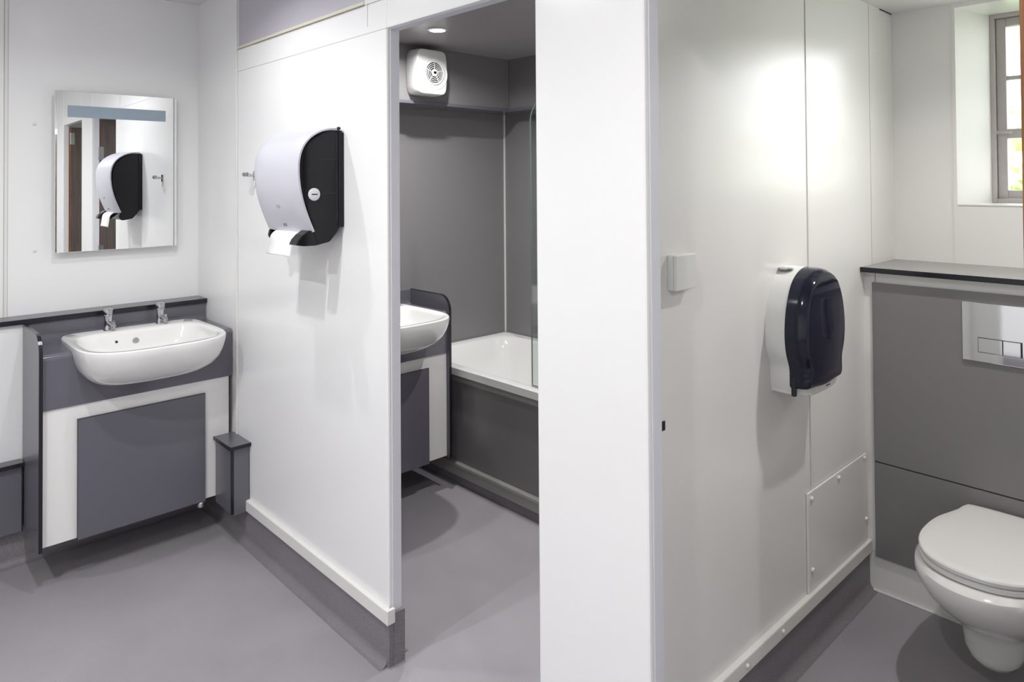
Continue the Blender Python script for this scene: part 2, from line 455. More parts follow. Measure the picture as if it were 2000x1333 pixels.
# low boxing left of the vanity
lb = thing('pipe_boxing', 'low grey pipe boxing with a lid, along the wall left of the vanity', 'pipe boxing', (0.0, 3.49, 0.0))
link('front_panel', bx(-1.1, 0.524, 3.468, 3.484, 0.142, 0.409), grey_lam, lb)
link('lid', bx(-1.1, 0.524, 3.452, 3.510, 0.409, 0.424), grey_lam, lb)
o = link('edging', bx(-1.1, 0.524, 3.447, 3.452, 0.4085, 0.4245), black_edge, lb)
o = link('end_edging', bx(0.519, 0.524, 3.464, 3.468, 0.142, 0.408), black_edge, lb)

# small box in the corner
cb = thing('pipe_boxing', 'small upright grey box with a black-edged lid, in the corner right of the vanity', 'pipe boxing', (1.225, 3.2, 0.146))
link('side_panel', bx(1.187, 1.196, 3.008, 3.176, 0.146, 0.420), grey_lam, cb)
link('front_panel', bx(1.196, 1.262, 3.000, 3.008, 0.140, 0.420), grey_lam, cb)
o = link('corner_edging', bx(1.1865, 1.197, 2.999, 3.008, 0.146, 0.420), black_edge, cb)
link('back_fill', bx(1.196, 1.262, 3.008, 3.176, 0.16, 0.420), grey_lam, cb)
link('lid', bx(1.180, 1.2665, 2.990, 3.176, 0.421, 0.434), grey_lam, cb)
o = link('lid_edging', prism(NB(), [(1.176, 2.986), (1.2665, 2.986), (1.2665, 2.990), (1.180, 2.990), (1.180, 3.176), (1.176, 3.176)], 'z', 0.420, 0.4345), black_edge, cb)

# ------------------------------------------------------------------ vanity units
def arc(cx, cy, r, a0, a1, n=6):
    return [(cx + r * math.cos(math.radians(a0 + (a1 - a0) * i / n)), cy + r * math.sin(math.radians(a0 + (a1 - a0) * i / n))) for i in range(n + 1)]

def vanity(label, x0, x1, yf, yb, side, bx0, ztop, catch):
    """x0..x1 worktop, side=-1 end panel on the left, +1 on the right; bx0 = basin centre"""
    t = thing('vanity_unit', label, 'vanity unit', ((x0 + x1) / 2, (yf + yb) / 2, 0.165))
    zt, zb = 0.895, 0.686
    bm = NB()
    # worktop: a front apron with a scoop, a top with a bay, rounded front edge, upstand
    hw = 0.262
    scoop = [(bx0 - hw, zt - 0.018)] + [(bx0 - hw + 0.006, 0.86), (bx0 - hw + 0.022, 0.83), (bx0 - hw + 0.055, 0.80), (bx0 - 0.15, 0.778), (bx0, 0.772), (bx0 + 0.15, 0.778), (bx0 + hw - 0.055, 0.80), (bx0 + hw - 0.022, 0.83), (bx0 + hw - 0.006, 0.86)] + [(bx0 + hw, zt - 0.018)]
    ap = [(x0, zt - 0.018)] + scoop + [(x1, zt - 0.018), (x1, zb + 0.006), (x1 - 0.006, zb), (x0, zb)]
    prism(bm, ap, 'y', yf, yf + 0.018)
    top = [(x0, yf + 0.018), (bx0 - hw + 0.002, yf + 0.018), (bx0 - hw + 0.002, yf + 0.235), (bx0 + hw - 0.002, yf + 0.235), (bx0 + hw - 0.002, yf + 0.018), (x1, yf + 0.018), (x1, yb - 0.012), (x0, yb - 0.012)]
    prism(bm, top, 'z', zt - 0.018, zt)
    q = [(yf + 0.018, zt - 0.018)] + arc(yf + 0.018, zt - 0.018, 0.018, 180, 90, 6)
    prism(bm, q, 'x', x0, bx0 - hw + 0.002)
    prism(bm, q, 'x', bx0 + hw - 0.002, x1)
    cv = [(yb, zt - 0.018)] + [(yb - 0.018, zt - 0.018), (yb - 0.018, zt)] + [(yb - 0.012, zt + 0.0015), (yb - 0.004, zt + 0.006), (yb - 0.001, zt + 0.014), (yb, zt + 0.025)]
    prism(bm, cv, 'x', x0, x1)
    prism(bm, [(yb, zt - 0.018), (yb, ztop), (yb + 0.0, ztop), (yb + 0.009, ztop), (yb + 0.009, zt - 0.018)][0:2] + [(yb + 0.009, ztop), (yb + 0.009, zt - 0.018)], 'x', x0, x1)
    w = link('worktop', bm, grey_top, t, smooth=True)
    # lower front
    link('front_panel', bx(x0, x1 - (0.012 if side < 0 else 0.0), yf + 0.006, yf + 0.018, 0.168, zb - 0.001), white_warm, t)
    if side < 0:
        o = link('gap_edging', bx(x1 - 0.012, x1 - 0.008, yf + 0.005, yf + 0.018, 0.168, zb - 0.001), black_edge, t)
    dx0, dx1 = (x0 + 0.118, x0 + 0.603) if side < 0 else (x1 - 0.118 - 0.485, x1 - 0.118)
    d = link('door', bx(dx0, dx1, yf - 0.006, yf + 0.005, 0.163, 0.630), grey_lam, t)
    o = link('door_edging', prism(NB(), [(dx0 - 0.0015, 0.163), (dx0 - 0.0015, 0.6318), (dx1, 0.6318), (dx1, 0.630), (dx0, 0.630), (dx0, 0.163)], 'y', yf - 0.0058, yf + 0.004), black_edge, d)
    if catch:
        link('door_catch', lathe(NB(), (dx1 - 0.018, yf + 0.004, 0.146), [(0.012, -0.006), (0.014, -0.003), (0.014, 0.010), (0.009, 0.016)], 'z', 20), chrome, d, smooth=True)
    # end panel with a rounded top front corner and black edge
    ex0, ex1 = (x0 - 0.013, x0 - 0.0005) if side < 0 else (x1 + 0.0005, x1 + 0.013)
    yfe = yf - 0.016
    pr = [(yfe, 0.160)] + [(yfe, ztop - 0.070)] + arc(yfe + 0.075, ztop - 0.073, 0.075, 180, 90, 8)[1:] + [(yb - 0.001, ztop + 0.002), (yb - 0.001, 0.160)]
    link('end_panel', prism(NB(), pr, 'x', ex0, ex1), grey_lam, t)
    op = [(yfe - 0.0025, 0.160), (yfe - 0.0025, ztop - 0.070)] + arc(yfe + 0.075, ztop - 0.073, 0.0775, 180, 90, 8)[1:] + [(yb - 0.001, ztop + 0.0045)]
    ip = [(yfe, 0.160), (yfe, ztop - 0.070)] + arc(yfe + 0.075, ztop - 0.073, 0.075, 180, 90, 8)[1:] + [(yb - 0.001, ztop + 0.002)]
    o = link('end_edging', prism(NB(), op + ip[::-1], 'x', ex0 - 0.0003, ex1 + 0.0003), black_edge, t)
    return t

def basin(label, cx, yf, group=None):
    """semi-recessed basin: rim front projects in front of the apron at yf"""
    yb = yf + 0.280; zr = 0.918
    t = thing('wash_basin', label, 'wash basin', (cx, yf + 0.1, 0.76))
    N = 64
    def outl(hx, y_f, y_b, z, nf=3.0, nb=9.0, yc=None):
        yc = yf - 0.02 if yc is None else yc
        pts = []
        for i in range(N):
            a = 2 * PI * i / N; c, s = math.cos(a), math.sin(a)
            n = nb if s > 0 else nf
            x = cx + hx * math.copysign(abs(c) ** (2 / n), c)
            y = yc + (y_b - yc if s > 0 else yc - y_f) * math.copysign(abs(s) ** (2 / n), s)
            pts.append((x, y, z))
        return pts
    F = yf - 0.265
    L = [outl(0.120, F + 0.20, yb - 0.10, 0.752),
         outl(0.175, F + 0.150, yb - 0.09, 0.757, 2.6),
         outl(0.212, F + 0.105, yb - 0.08, 0.772, 2.7),
         outl(0.240, F + 0.065, yb - 0.07, 0.797),
         outl(0.258, F + 0.036, yb - 0.05, 0.825),
         outl(0.268, F + 0.016, yb - 0.03, 0.855),
         outl(0.2745, F + 0.004, yb - 0.01, 0.885),
         outl(0.277, F, yb, 0.905),
         outl(0.276, F + 0.001, yb, 0.914),
         outl(0.272, F + 0.005, yb - 0.004, zr),
         outl(0.254, F + 0.024, yb - 0.092, zr, 3.2, 5),
         outl(0.246, F + 0.032, yb - 0.100, zr - 0.004, 3.2, 5),
         outl(0.240, F + 0.042, yb - 0.106, zr - 0.016, 3.2, 5),
         outl(0.226, F + 0.070, yb - 0.118, zr - 0.050, 3.0, 5),
         outl(0.200, F + 0.105, yb - 0.135, zr - 0.090, 2.8, 4),
         outl(0.150, F + 0.155, yb - 0.165, zr - 0.118, 2.6, 3),
         outl(0.060, F + 0.215, yb - 0.215, zr - 0.128, 2.2, 2.4)]
    link('basin_bowl', rings(NB(), L), ceramic, t, smooth=True)
    o = link('overflow', lathe(NB(), (cx - 0.005, yb - 0.113, zr - 0.046), [(0.0135, 0.004), (0.0135, -0.007), (0.0105, -0.0085), (0.002, -0.007)], 'y', 24), steel, t, smooth=True); o['label'] = 'round metal overflow cover'
    o = link('chain_hole', lathe(NB(), (cx - 0.080, yb - 0.111, zr - 0.040), [(0.0050, 0.003), (0.0050, -0.0075)], 'y', 16), dark_hole, t)
    link('waste', lathe(NB(), (cx, F + 0.19, zr - 0.1275), [(0.022, 0), (0.022, 0.003), (0.016, 0.004), (0.015, 0.001)], 'z', 24), chrome, t, smooth=True)
    return t

def tap(label, x, y, z, group):
    t = thing('basin_tap', label, 'tap', (x, y, z), group)
    link('tap_body', lathe(NB(), (x, y, z), [(0.020, 0), (0.020, 0.006), (0.0175, 0.010), (0.0165, 0.055), (0.0185, 0.060), (0.0185, 0.064), (0.0170, 0.068)], 'z', 28), chrome_d, t, smooth=True)
    link('push_head', lathe(NB(), (x, y, z), [(0.0165, 0.068), (0.0190, 0.070), (0.0195, 0.084), (0.0175, 0.091), (0.010, 0.094)], 'z', 28), chrome_d, t, smooth=True)
    bm = NB(); cyl(bm, (x + 0.002, y - 0.008, z + 0.030), (x + 0.010, y - 0.040, z + 0.020), 0.0125, 0.0105, 20)
    cyl(bm, (x + 0.010, y - 0.036, z + 0.024), (x + 0.010, y - 0.038, z + 0.008), 0.0085, 0.008, 18)
    link('spout', bm, chrome_d, t, smooth=True)
    link('nozzle', lathe(NB(), (x + 0.020, y - 0.010, z + 0.032), [(0.004, -0.01), (0.009, -0.008), (0.009, 0.002), (0.004, 0.004)], 'x', 18), chrome_d, t, smooth=True)
    return t

vanity('grey and white vanity unit under the mirror, holding a white basin', 0.540, 1.2615, 3.182, 3.503, -1, 0.915, 0.972, True)
basin('white semi-recessed ceramic basin in the vanity below the mirror', 0.915, 3.182)
tap('short chrome basin tap at the left end of the basin under the mirror', 0.823, 3.425, 0.918, 'pillar taps of the mirror basin')
tap('short chrome basin tap at the right end of the basin under the mirror', 1.034, 3.425, 0.918, 'pillar taps of the mirror basin')

vanity('grey and white vanity unit seen through the bathroom doorway beside the bath', 1.50, 2.207, 2.823, 3.144, 1, 1.832, 0.972, False)
st('trim_27', bx(PT + 0.02, 2.207, 3.155, BBY, 0.166, 0.972), grey_top)
basin('white ceramic basin seen through the bathroom doorway, set in the farther vanity', 1.832, 2.823)
tap('chrome basin tap in the bathroom, at the left end of the basin', 1.740, 3.066, 0.918, 'pillar taps of the bathroom basin')
tap('chrome basin tap in the bathroom, at the right end of the basin', 1.951, 3.066, 0.918, 'pillar taps of the bathroom basin')

# ------------------------------------------------------------------ paper towel dispenser
def towel_dispenser():
    t = thing('paper_towel_dispenser', 'silver and smoked-black paper towel dispenser mounted on the white partition', 'towel dispenser', (PX, 2.375, 1.335))
    y0, y1 = 2.205, 2.545
    front = [(1.254, 1.737), (1.206, 1.733), (1.164, 1.717), (1.130, 1.690), (1.108, 1.650), (1.101, 1.598), (1.107, 1.529), (1.125, 1.460), (1.155, 1.385)]
    body = catmull([(1.254, 1.735), (1.208, 1.731), (1.167, 1.715), (1.133, 1.688), (1.111, 1.650), (1.105, 1.598), (1.110, 1.529), (1.128, 1.460), (1.150, 1.400)], 4, False)
    body += [(1.148, 1.386), (1.160, 1.352), (1.166, 1.336), (1.215, 1.345), (1.239, 1.372), (1.2655, 1.412), (1.2655, 1.735)]
    o = link('body', prism(NB(), body, 'y', y0, y1), smoke, t, bevel=0.006, seg=3); o['label'] = 'smoked black body'
    # rear flange and a rib on the visible side
    bm = NB(); box(bm, 1.2455, 1.2665, y0 - 0.006, y1 + 0.006, 1.395, 1.728)
    link('back_plate', bm, smoke, t, bevel=0.004)
    # jaws either side of the paper slot
    jaw = [(1.136, 1.388), (1.114, 1.374), (1.098, 1.358), (1.090, 1.341), (1.120, 1.336), (1.168, 1.336), (1.175, 1.388)]
    link('slot_jaw', prism(NB(), jaw, 'y', y0 + 0.001, y0 + 0.058), smoke, t, bevel=0.003)
    jaw2 = [(1.156, 1.388), (1.146, 1.374), (1.142, 1.356), (1.152, 1.340), (1.168, 1.336), (1.175, 1.388)]
    link('slot_jaw', prism(NB(), jaw2, 'y', y1 - 0.020, y1 - 0.001), smoke, t, bevel=0.003)
    # cover: lofted shell over the front, crowned across its width
    prof = catmull([(p[0], p[1]) for p in front], 5, False)
    n = len(prof); K = 14; loops = []
    for k in range(K + 1):
        u = k / K; yy = y0 - 0.004 + (y1 - y0 + 0.008) * u
        e = 1 - abs(2 * u - 1) ** 5.0
        row_o, row_i = [], []
        for i, (x, z) in enumerate(prof):
            a = prof[max(0, i - 1)]; b = prof[min(n - 1, i + 1)]
            tx, tz = b[0] - a[0], b[1] - a[1]; l = math.hypot(tx, tz)
            nx, nz = tz / l, -tx / l
            if nx > 0 and i > 3: nx, nz = -nx, -nz
            if i <= 3 and nz < 0: nx, nz = -nx, -nz
            th = 0.007 + 0.012 * e * min(1, i / 6)
            row_o.append((x + nx * th, yy, z + nz * th * 0.8)); row_i.append((x + nx * 0.0008, yy, z + nz * 0.0008))
        loops.append(row_o + row_i[::-1])
    c = link('cover', rings(NB(), loops), silver_pl, t, smooth=True); c['label'] = 'pearly silver front cover'
    # small marks near the bottom edge of the cover
    def mark(yc, i, w, h, nm):
        x, z = prof[i]; a, b = prof[i - 1], prof[min(n - 1, i + 1)]
        tx, tz = b[0] - a[0], b[1] - a[1]; l = math.hypot(tx, tz); nx, nz = (tz / l, -tx / l)
        if nx > 0: nx, nz = -nx, -nz
        T = Vector((tx / l, 0, tz / l)); Nn = Vector((nx, 0, nz)); P = Vector((x, yc, z)) + Nn * 0.0196
        bm = NB(); Y = Vector((0, 1, 0))
        for (a0, a1, b0, b1) in ((-w, w, -h, -h + 0.0015), (-w, w, h - 0.0015, h), (-w, -w + 0.0015, -h, h), (w - 0.0015, w, -h, h)):
            vs = [bm.verts.new(P + Y * yy + T * tt + Nn * q) for yy in (a0, a1) for tt in (b0, b1) for q in (-0.0012, 0.0004)]
            for f in ((0, 1, 3, 2), (4, 6, 7, 5), (0, 4, 5, 1), (2, 3, 7, 6), (0, 2, 6, 4), (1, 5, 7, 3)): bm.faces.new([vs[j] for j in f])
        link(nm, bm, mat('mark_' + nm, (0.12, 0.12, 0.14, 1) if nm == 'logo_mark' else (0.40, 0.40, 0.45, 1), 0.4), c)
    mark(2.365, n - 3, 0.011, 0.0045, 'logo_mark')
    mark(2.370, n - 7, 0.010, 0.005, 'tear_mark')
    # badge lock on the side
    bd = link('lock_badge', lathe(NB(), (1.154, y0, 1.511), [(0.0215, 0.001), (0.0215, -0.003), (0.0185, -0.0048), (0.004, -0.0050)], 'y', 36), badge_m, t, smooth=True); bd['label'] = 'round pale grey lock badge'
    link('badge_lettering', bx(1.143, 1.165, y0 - 0.0054, y0 - 0.0046, 1.5095, 1.5130), smoke, bd)
    for zz, xa in ((1.632, 1.165), (1.512, 1.190)):
        link('side_rib', bx(xa, 1.246, y0 - 0.0012, y0 + 0.001, zz, zz + 0.0018), black_edge, t)
    link('side_rib', bx(1.2395, 1.243, y0 - 0.0012, y0 + 0.001, 1.41, 1.72), black_edge, t)
    link('pivot', lathe(NB(), (1.246, y0 - 0.004, 1.740), [(0.006, 0.004), (0.006, -0.004)], 'y', 14), black_edge, t)
    # hanging sheet
    sp = catmull([(1.150, 1.383), (1.132, 1.378), (1.118, 1.366), (1.112, 1.350), (1.108, 1.325), (1.102, 1.296)], 4, False)
    bm = NB(); ra, rb = [], []
    ys = [2.272, 2.36, 2.455]
    grid = [[bm.verts.new((x, y + (1.383 - z) * 0.12, z + (0.0015 if j == 1 and k == len(sp) - 1 else 0))) for j, y in enumerate(ys)] for k, (x, z) in enumerate(sp)]
    for k in range(len(sp) - 1):
        for j in range(2): bm.faces.new((grid[k][j], grid[k][j + 1], grid[k + 1][j + 1], grid[k + 1][j]))
    p = link('paper_sheet', bm, paper_m, t, smooth=True); p['label'] = 'white paper sheet hanging out'
    s = p.modifiers.new('solid', 'SOLIDIFY'); s.thickness = 0.0008
towel_dispenser()

# coat hook beside it
hk = thing('coat_hook', 'small chrome coat hook on the partition, just left of the towel dispenser', 'coat hook', (PX, 2.943, 1.575))
link('hook_plate', bx(PX - 0.004, PX, 2.930, 2.956, 1.562, 1.602), chrome_d, hk, bevel=0.0015)
bm = NB(); cyl(bm, (PX - 0.003, 2.943, 1.584), (PX - 0.038, 2.943, 1.584), 0.006)
link('hook_arm', bm, chrome_d, hk, smooth=True)
bm = NB(); cyl(bm, (PX - 0.040, 2.930, 1.586), (PX - 0.040, 2.956, 1.586), 0.0065)
for yy in (2.928, 2.958): lathe(bm, (PX - 0.040, yy, 1.588), [(0.003, -0.009), (0.009, -0.005), (0.010, 0), (0.009, 0.005), (0.003, 0.009)], 'y', 16)
link('hook_knob', bm, chrome_d, hk, smooth=True)
link('hook_tongue', bx(PX - 0.006, PX - 0.003, 2.938, 2.948, 1.535, 1.562), plastic_w, hk, bevel=0.001)

# ------------------------------------------------------------------ extractor fan
def fan():
    cx, cz, yb = 2.268, 2.140, bk
    t = thing('extractor_fan', 'white wall extractor fan with round ringed grille, on the bathroom bulkhead', 'extractor fan', (cx, yb, 2.02))
    def sq(hx, hz, y, n=5.0, dz=0.0, k=48, tx=0.0):
        out = []
        for i in range(k):
            a = 2 * PI * i / k; c, s = math.cos(a), math.sin(a)
            zz = hz * math.copysign(abs(s) ** (2 / n), s)
            w = hx * (1 - 0.10 * (zz / hz) ** 2 if n < 9 else 1)
            out.append((cx + w * math.copysign(abs(c) ** (2 / n), c), y, cz + dz + zz))
        return out
    L = [sq(0.106, 0.121, yb, 8), sq(0.109, 0.123, yb - 0.008, 8), sq(0.108, 0.122, yb - 0.060, 8), sq(0.104, 0.119, yb - 0.084, 8), sq(0.101, 0.117, yb - 0.089, 8), sq(0.096, 0.112, yb - 0.091, 8)]
    link('fan_housing', rings(NB(), L), plastic_w, t, smooth=True)
    y = yb - 0.091; gx, gz = cx + 0.012, cz - 0.004
    d = link('grille_recess', lathe(NB(), (gx, y, gz), [(0.0565, 0.001), (0.0565, -0.0015), (0.001, -0.0015)], 'y', 40), dark_hole, t)
    bm = NB()
    for R, r in ((0.0605, 0.0050), (0.0485, 0.0017), (0.0390, 0.0017), (0.0290, 0.0017)): torus(bm, (gx, y - 0.002, gz), R, r, 'y', 44, 8)
    for a in range(5):
        q = a * 2 * PI / 5 + 0.3
        cyl(bm, (gx + 0.015 * math.cos(q), y - 0.002, gz + 0.015 * math.sin(q)), (gx + 0.057 * math.cos(q), y - 0.002, gz + 0.057 * math.sin(q)), 0.0016, n=8)
    lathe(bm, (gx, y, gz), [(0.020, 0.0), (0.020, -0.006), (0.017, -0.008)], 'y', 28)
    link('grille', bm, plastic_w, t, smooth=True)
    link('sensor_window', bx(gx - 0.008, gx + 0.009, y - 0.0095, y - 0.0075, gz - 0.006, gz + 0.007), smoke, t)
    bm = NB(); torus(bm, (gx + 0.004, y + 0.001, gz - 0.006), 0.082, 0.004, 'y', 48, 8)
    link('moulded_ring', bm, plastic_w, t, smooth=True)
fan()

# ------------------------------------------------------------------ bath
def bath():
    x0, x1, y0, y1, zr = 2.268, BX - 0.002, 1.590, BBY - 0.002, 0.599
    t = thing('bathtub', 'white bathtub with a dark grey side panel, through the bathroom doorway', 'bathtub', ((x0 + x1) / 2, (y0 + y1) / 2, 0.0))
    cx, cy = (x0 + x1) / 2, (y0 + y1) / 2; hx, hy = (x1 - x0) / 2, (y1 - y0) / 2
    def sq(a, b, z, n, k=72):
        out = []
        for i in range(k):
            q = 2 * PI * (i + 0.5) / k; c, s = math.cos(q), math.sin(q)
            out.append((cx + a * math.copysign(abs(c) ** (2 / n), c), cy + b * math.copysign(abs(s) ** (2 / n), s), z))
        return out
    L = [sq(hx, hy, zr - 0.040, 60), sq(hx, hy, zr - 0.005, 60), sq(hx - 0.004, hy - 0.004, zr, 60),
         sq(hx - 0.050, hy - 0.060, zr - 0.001, 9), sq(hx - 0.060, hy - 0.072, zr - 0.010, 9), sq(hx - 0.075, hy - 0.10, zr - 0.08, 8),
         sq(hx - 0.10, hy - 0.17, zr - 0.25, 7), sq(hx - 0.13, hy - 0.24, zr - 0.36, 5), sq(hx - 0.19, hy - 0.32, zr - 0.39, 4)]
    link('tub', rings(NB(), L, cap0=False), ceramic, t, smooth=True)
    link('bath_panel', bx(x0 + 0.022, x0 + 0.034, y0, y1, 0.112, 0.522), grey_duct, t)
    link('top_batten', bx(x0 + 0.018, x0 + 0.034, y0, y1, 0.523, 0.558), beige, t)
    bm = NB(); box(bm, x0 - 0.004, x0 + 0.034, y0, y1 - 0.0, 0.094, 0.111); box(bm, x0 + 0.006, x0 + 0.02, y0, y1, 0.045, 0.094)
    link('plinth_board', bm, beige, t, bevel=0.003)
    bm = NB(); box(bm, x0 + 0.014, x0 + 0.028, y0, y1, 0.0, 0.045)
    link('plinth_foot', bm, skirt_m, t)
bath()
sc = thing('bath_screen', 'clear glass bath screen standing on the bathtub rim', 'glass screen', (2.311, 2.0, 0.600))
out = [(1.62, 0.603), (2.318, 0.603), (2.318, 1.83)] + arc(2.218, 1.83, 0.10, 0, 90, 10)[1:] + [(1.62, 1.93)]
link('glass_pane', prism(NB(), out, 'x', 2.307, 2.313), clear_glass, sc)
e_o = [(2.3195, 0.603), (2.3195, 1.83)] + arc(2.218, 1.83, 0.1015, 0, 90, 10)[1:] + [(1.62, 1.9315)]
e_i = [(2.3165, 0.603), (2.3165, 1.83)] + arc(2.218, 1.83, 0.0985, 0, 90, 10)[1:] + [(1.62, 1.9285)]
link('glass_edge', prism(NB(), e_o + e_i[::-1], 'x', 2.307, 2.313), glass_edge, sc)
link('rim_seal', bx(2.305, 2.315, 1.62, 2.319, 0.5995, 0.606), steel, sc)

# ------------------------------------------------------------------ jumbo toilet roll dispenser
def jumbo():
    cx = 2.180
    t = thing('toilet_roll_dispenser', 'large rounded toilet roll dispenser, white base with dark navy cover', 'toilet roll dispenser', (cx, W3, 0.895))
    half = [(0.0, 1.276), (0.060, 1.262), (0.105, 1.228), (0.138, 1.165), (0.150, 1.095), (0.143, 1.035), (0.120, 0.985), (0.119, 0.945), (0.113, 0.912), (0.100, 0.899), (0.0, 0.897)]
    def outline(h, y, s=1.0, dz=0.0, zc=1.09):
        p = [(a, b) for a, b in h] + [(-a, b) for a, b in h[-2:0:-1]]
        p = catmull(p, 4)
        return [(cx + a * s, y, zc + (b - zc) * s + dz) for a, b in p]
    link('base', rings(NB(), [outline(half, W3), outline(half, W3 - 0.060), outline(half, W3 - 0.066, 0.985)]), plastic_w, t, smooth=True)
    # cover: follows the top of the base, rises over its lower lip
    hc = [(0.0, 1.278), (0.062, 1.264), (0.107, 1.230), (0.140, 1.166), (0.152, 1.095), (0.145, 1.035), (0.124, 0.985), (0.122, 0.955), (0.118, 0.925), (0.075, 0.920), (0.0, 0.914)]
    y = W3 - 0.062
    L = [outline(hc, y, 1.0), outline(hc, y - 0.030, 0.995), outline(hc, y - 0.048, 0.975), outline(hc, y - 0.060, 0.93), outline(hc, y - 0.064, 0.86, -0.002)]
    cov = rings(NB(), L)
    o = link('cover', cov, navy_smoke, t, smooth=True); o['label'] = 'dark navy smoked cover'
    # lower lip of the base showing beneath the cover
    lip = [(0.0, 0.935), (0.10, 0.935), (0.112, 0.925), (0.100, 0.902), (0.060, 0.897), (0.0, 0.896)]
    bm = NB()
    def lp(y, s, dz=0): 
        p = [(a, b) for a, b in lip] + [(-a, b) for a, b in lip[-2:0:-1]]
        return [(cx + a * s, y, b + dz) for a, b in p]
    rings(bm, [lp(W3 - 0.05, 1.0), lp(W3 - 0.095, 0.97), lp(W3 - 0.112, 0.90, 0.004)])
    link('lower_lip', bm, plastic_w, t, bevel=0.004)
    # hinge peg of the cover
    bm = NB(); box(bm, cx - 0.124, cx - 0.110, W3 - 0.080, W3 - 0.066, 0.900, 0.960)
    link('cover_peg', bm, black_edge, t, bevel=0.004)
    link('level_window', lathe(NB(), (cx - 0.048, W3 - 0.020, 1.272), [(0.022, -0.002), (0.022, 0.003), (0.016, 0.0035)], 'z', 24), steel, t, smooth=True)
    bm = NB()
    for dx, w in ((0.018, 0.006), (0.026, 0.004), (0.033, 0.004), (0.040, 0.005)): box(bm, cx + dx, cx + dx + w, W3 - 0.1125, W3 - 0.1105, 0.911, 0.9155)
    link('logo_mark', bm, smoke, t)
jumbo()

# switch box
sw = thing('switch_box', 'small square white surface-mounted box on the toilet room wall', 'switch box', (1.560, W3, 1.270))
link('back_box', bx(1.516, 1.606, W3 - 0.018, W3, 1.270, 1.360), plastic_w, sw, bevel=0.003)
link('cover_plate', bx(1.515, 1.607, W3 - 0.028, W3 - 0.0185, 1.2695, 1.3605), plastic_w, sw, bevel=0.003, seg=3)

# latch keep
lk = link('latch_keep', bx(1.482, 1.4975, W3 - 0.004, W3 + 0.0005, 0.922, 0.946), black_edge, bevel=0.002)
tag(lk, 'tiny black latch slot on the toilet room wall beside the white column', 'latch')

# access panel
ap = thing('access_panel', 'white square access panel with screw caps, low beside the toilet', 'access panel', (2.546, W3, 0.192))
link('panel_board', bx(2.294, 2.799, W3 - 0.007, W3 - 0.0005, 0.191, 0.517), white_warm, ap, bevel=0.002)
link('panel_gap', bx(2.2915, 2.8015, W3 - 0.0012, W3 - 0.0002, 0.191, 0.5195), groove_m, ap)
for x, z in ((2.320, 0.495), (2.540, 0.500), (2.775, 0.505), (2.785, 0.275), (2.320, 0.262)):
    link('screw_cap', lathe(NB(), (x, W3 - 0.007, z), [(0.0075, 0), (0.0075, -0.004), (0.006, -0.007), (0.002, -0.008)], 'y', 16), white_trim, ap, smooth=True)

# ------------------------------------------------------------------ duct boxing behind the toilet
DX = 2.822
st('trim_28', bx(DX, TX, 0.04, W3, 0, 1.199), white_warm)
st('trim_29', bx(DX - 0.008, DX, 0.04, W3 - 0.001, 0, 0.006), white_trim, bevel=0.002)
st('trim_30', bx(DX - 0.0008, DX + 0.0005, 0.993, 0.9945, 1.162, 1.199), groove_dark)
st('trim_31', bx(DX - 0.0008, DX + 0.0005, 1.003, W3, 0.146, 0.148), groove_m)
du = thing('duct_panel', 'large grey removable panel behind the toilet, with the flush plate', 'duct panel', (DX, 0.55, 0.490))
link('panel_board', bx(DX - 0.010, DX - 0.0005, 0.10, 1.003, 0.490, 1.160), grey_duct, du, bevel=0.001)
dl = thing('duct_panel', 'lower grey panel directly behind the toilet pan', 'duct panel', (DX, 0.55, 0.133))
link('panel_board', bx(DX - 0.010, DX - 0.0005, 0.10, 1.003, 0.133, 0.485), grey_duct, dl, bevel=0.001)
link('seam', bx(DX - 0.006, DX - 0.0004, 0.10, 1.003, 0.4852, 0.4898), groove_dark, dl)
ts = thing('toilet_shelf', 'broad grey shelf with black front edge, above the flush plate', 'shelf', ((2.79 + TX) / 2, 0.54, 1.200))
link('shelf_board', bx(2.785, TX - 0.001, 0.045, W3 - 0.001, 1.200, 1.218), mat('pale_grey_shelf', (0.30, 0.29, 0.285, 1), 0.25, var=0.02), ts)
o = link('edging', bx(2.778, 2.785, 0.045, W3 - 0.001, 1.1995, 1.2185), black_edge, ts, bevel=0.002)

fp = thing('flush_plate', 'shiny chrome rectangular flush plate with two push buttons', 'flush plate', (DX - 0.010, 0.600, 0.925))
link('plate', bx(DX - 0.019, DX - 0.010, 0.494, 0.706, 0.925, 1.127), chrome, fp, bevel=0.002)
fx = DX - 0.019
link('button_surround', bx(fx - 0.0007, fx + 0.001, 0.5345, 0.6600, 0.9575, 1.0085), black_edge, fp)
link('push_button', bx(fx - 0.004, fx, 0.5890, 0.6585, 0.959, 1.007), chrome, fp, bevel=0.0015)
link('push_button', bx(fx - 0.004, fx, 0.5385, 0.5875, 0.959, 1.007), chrome, fp, bevel=0.0015)

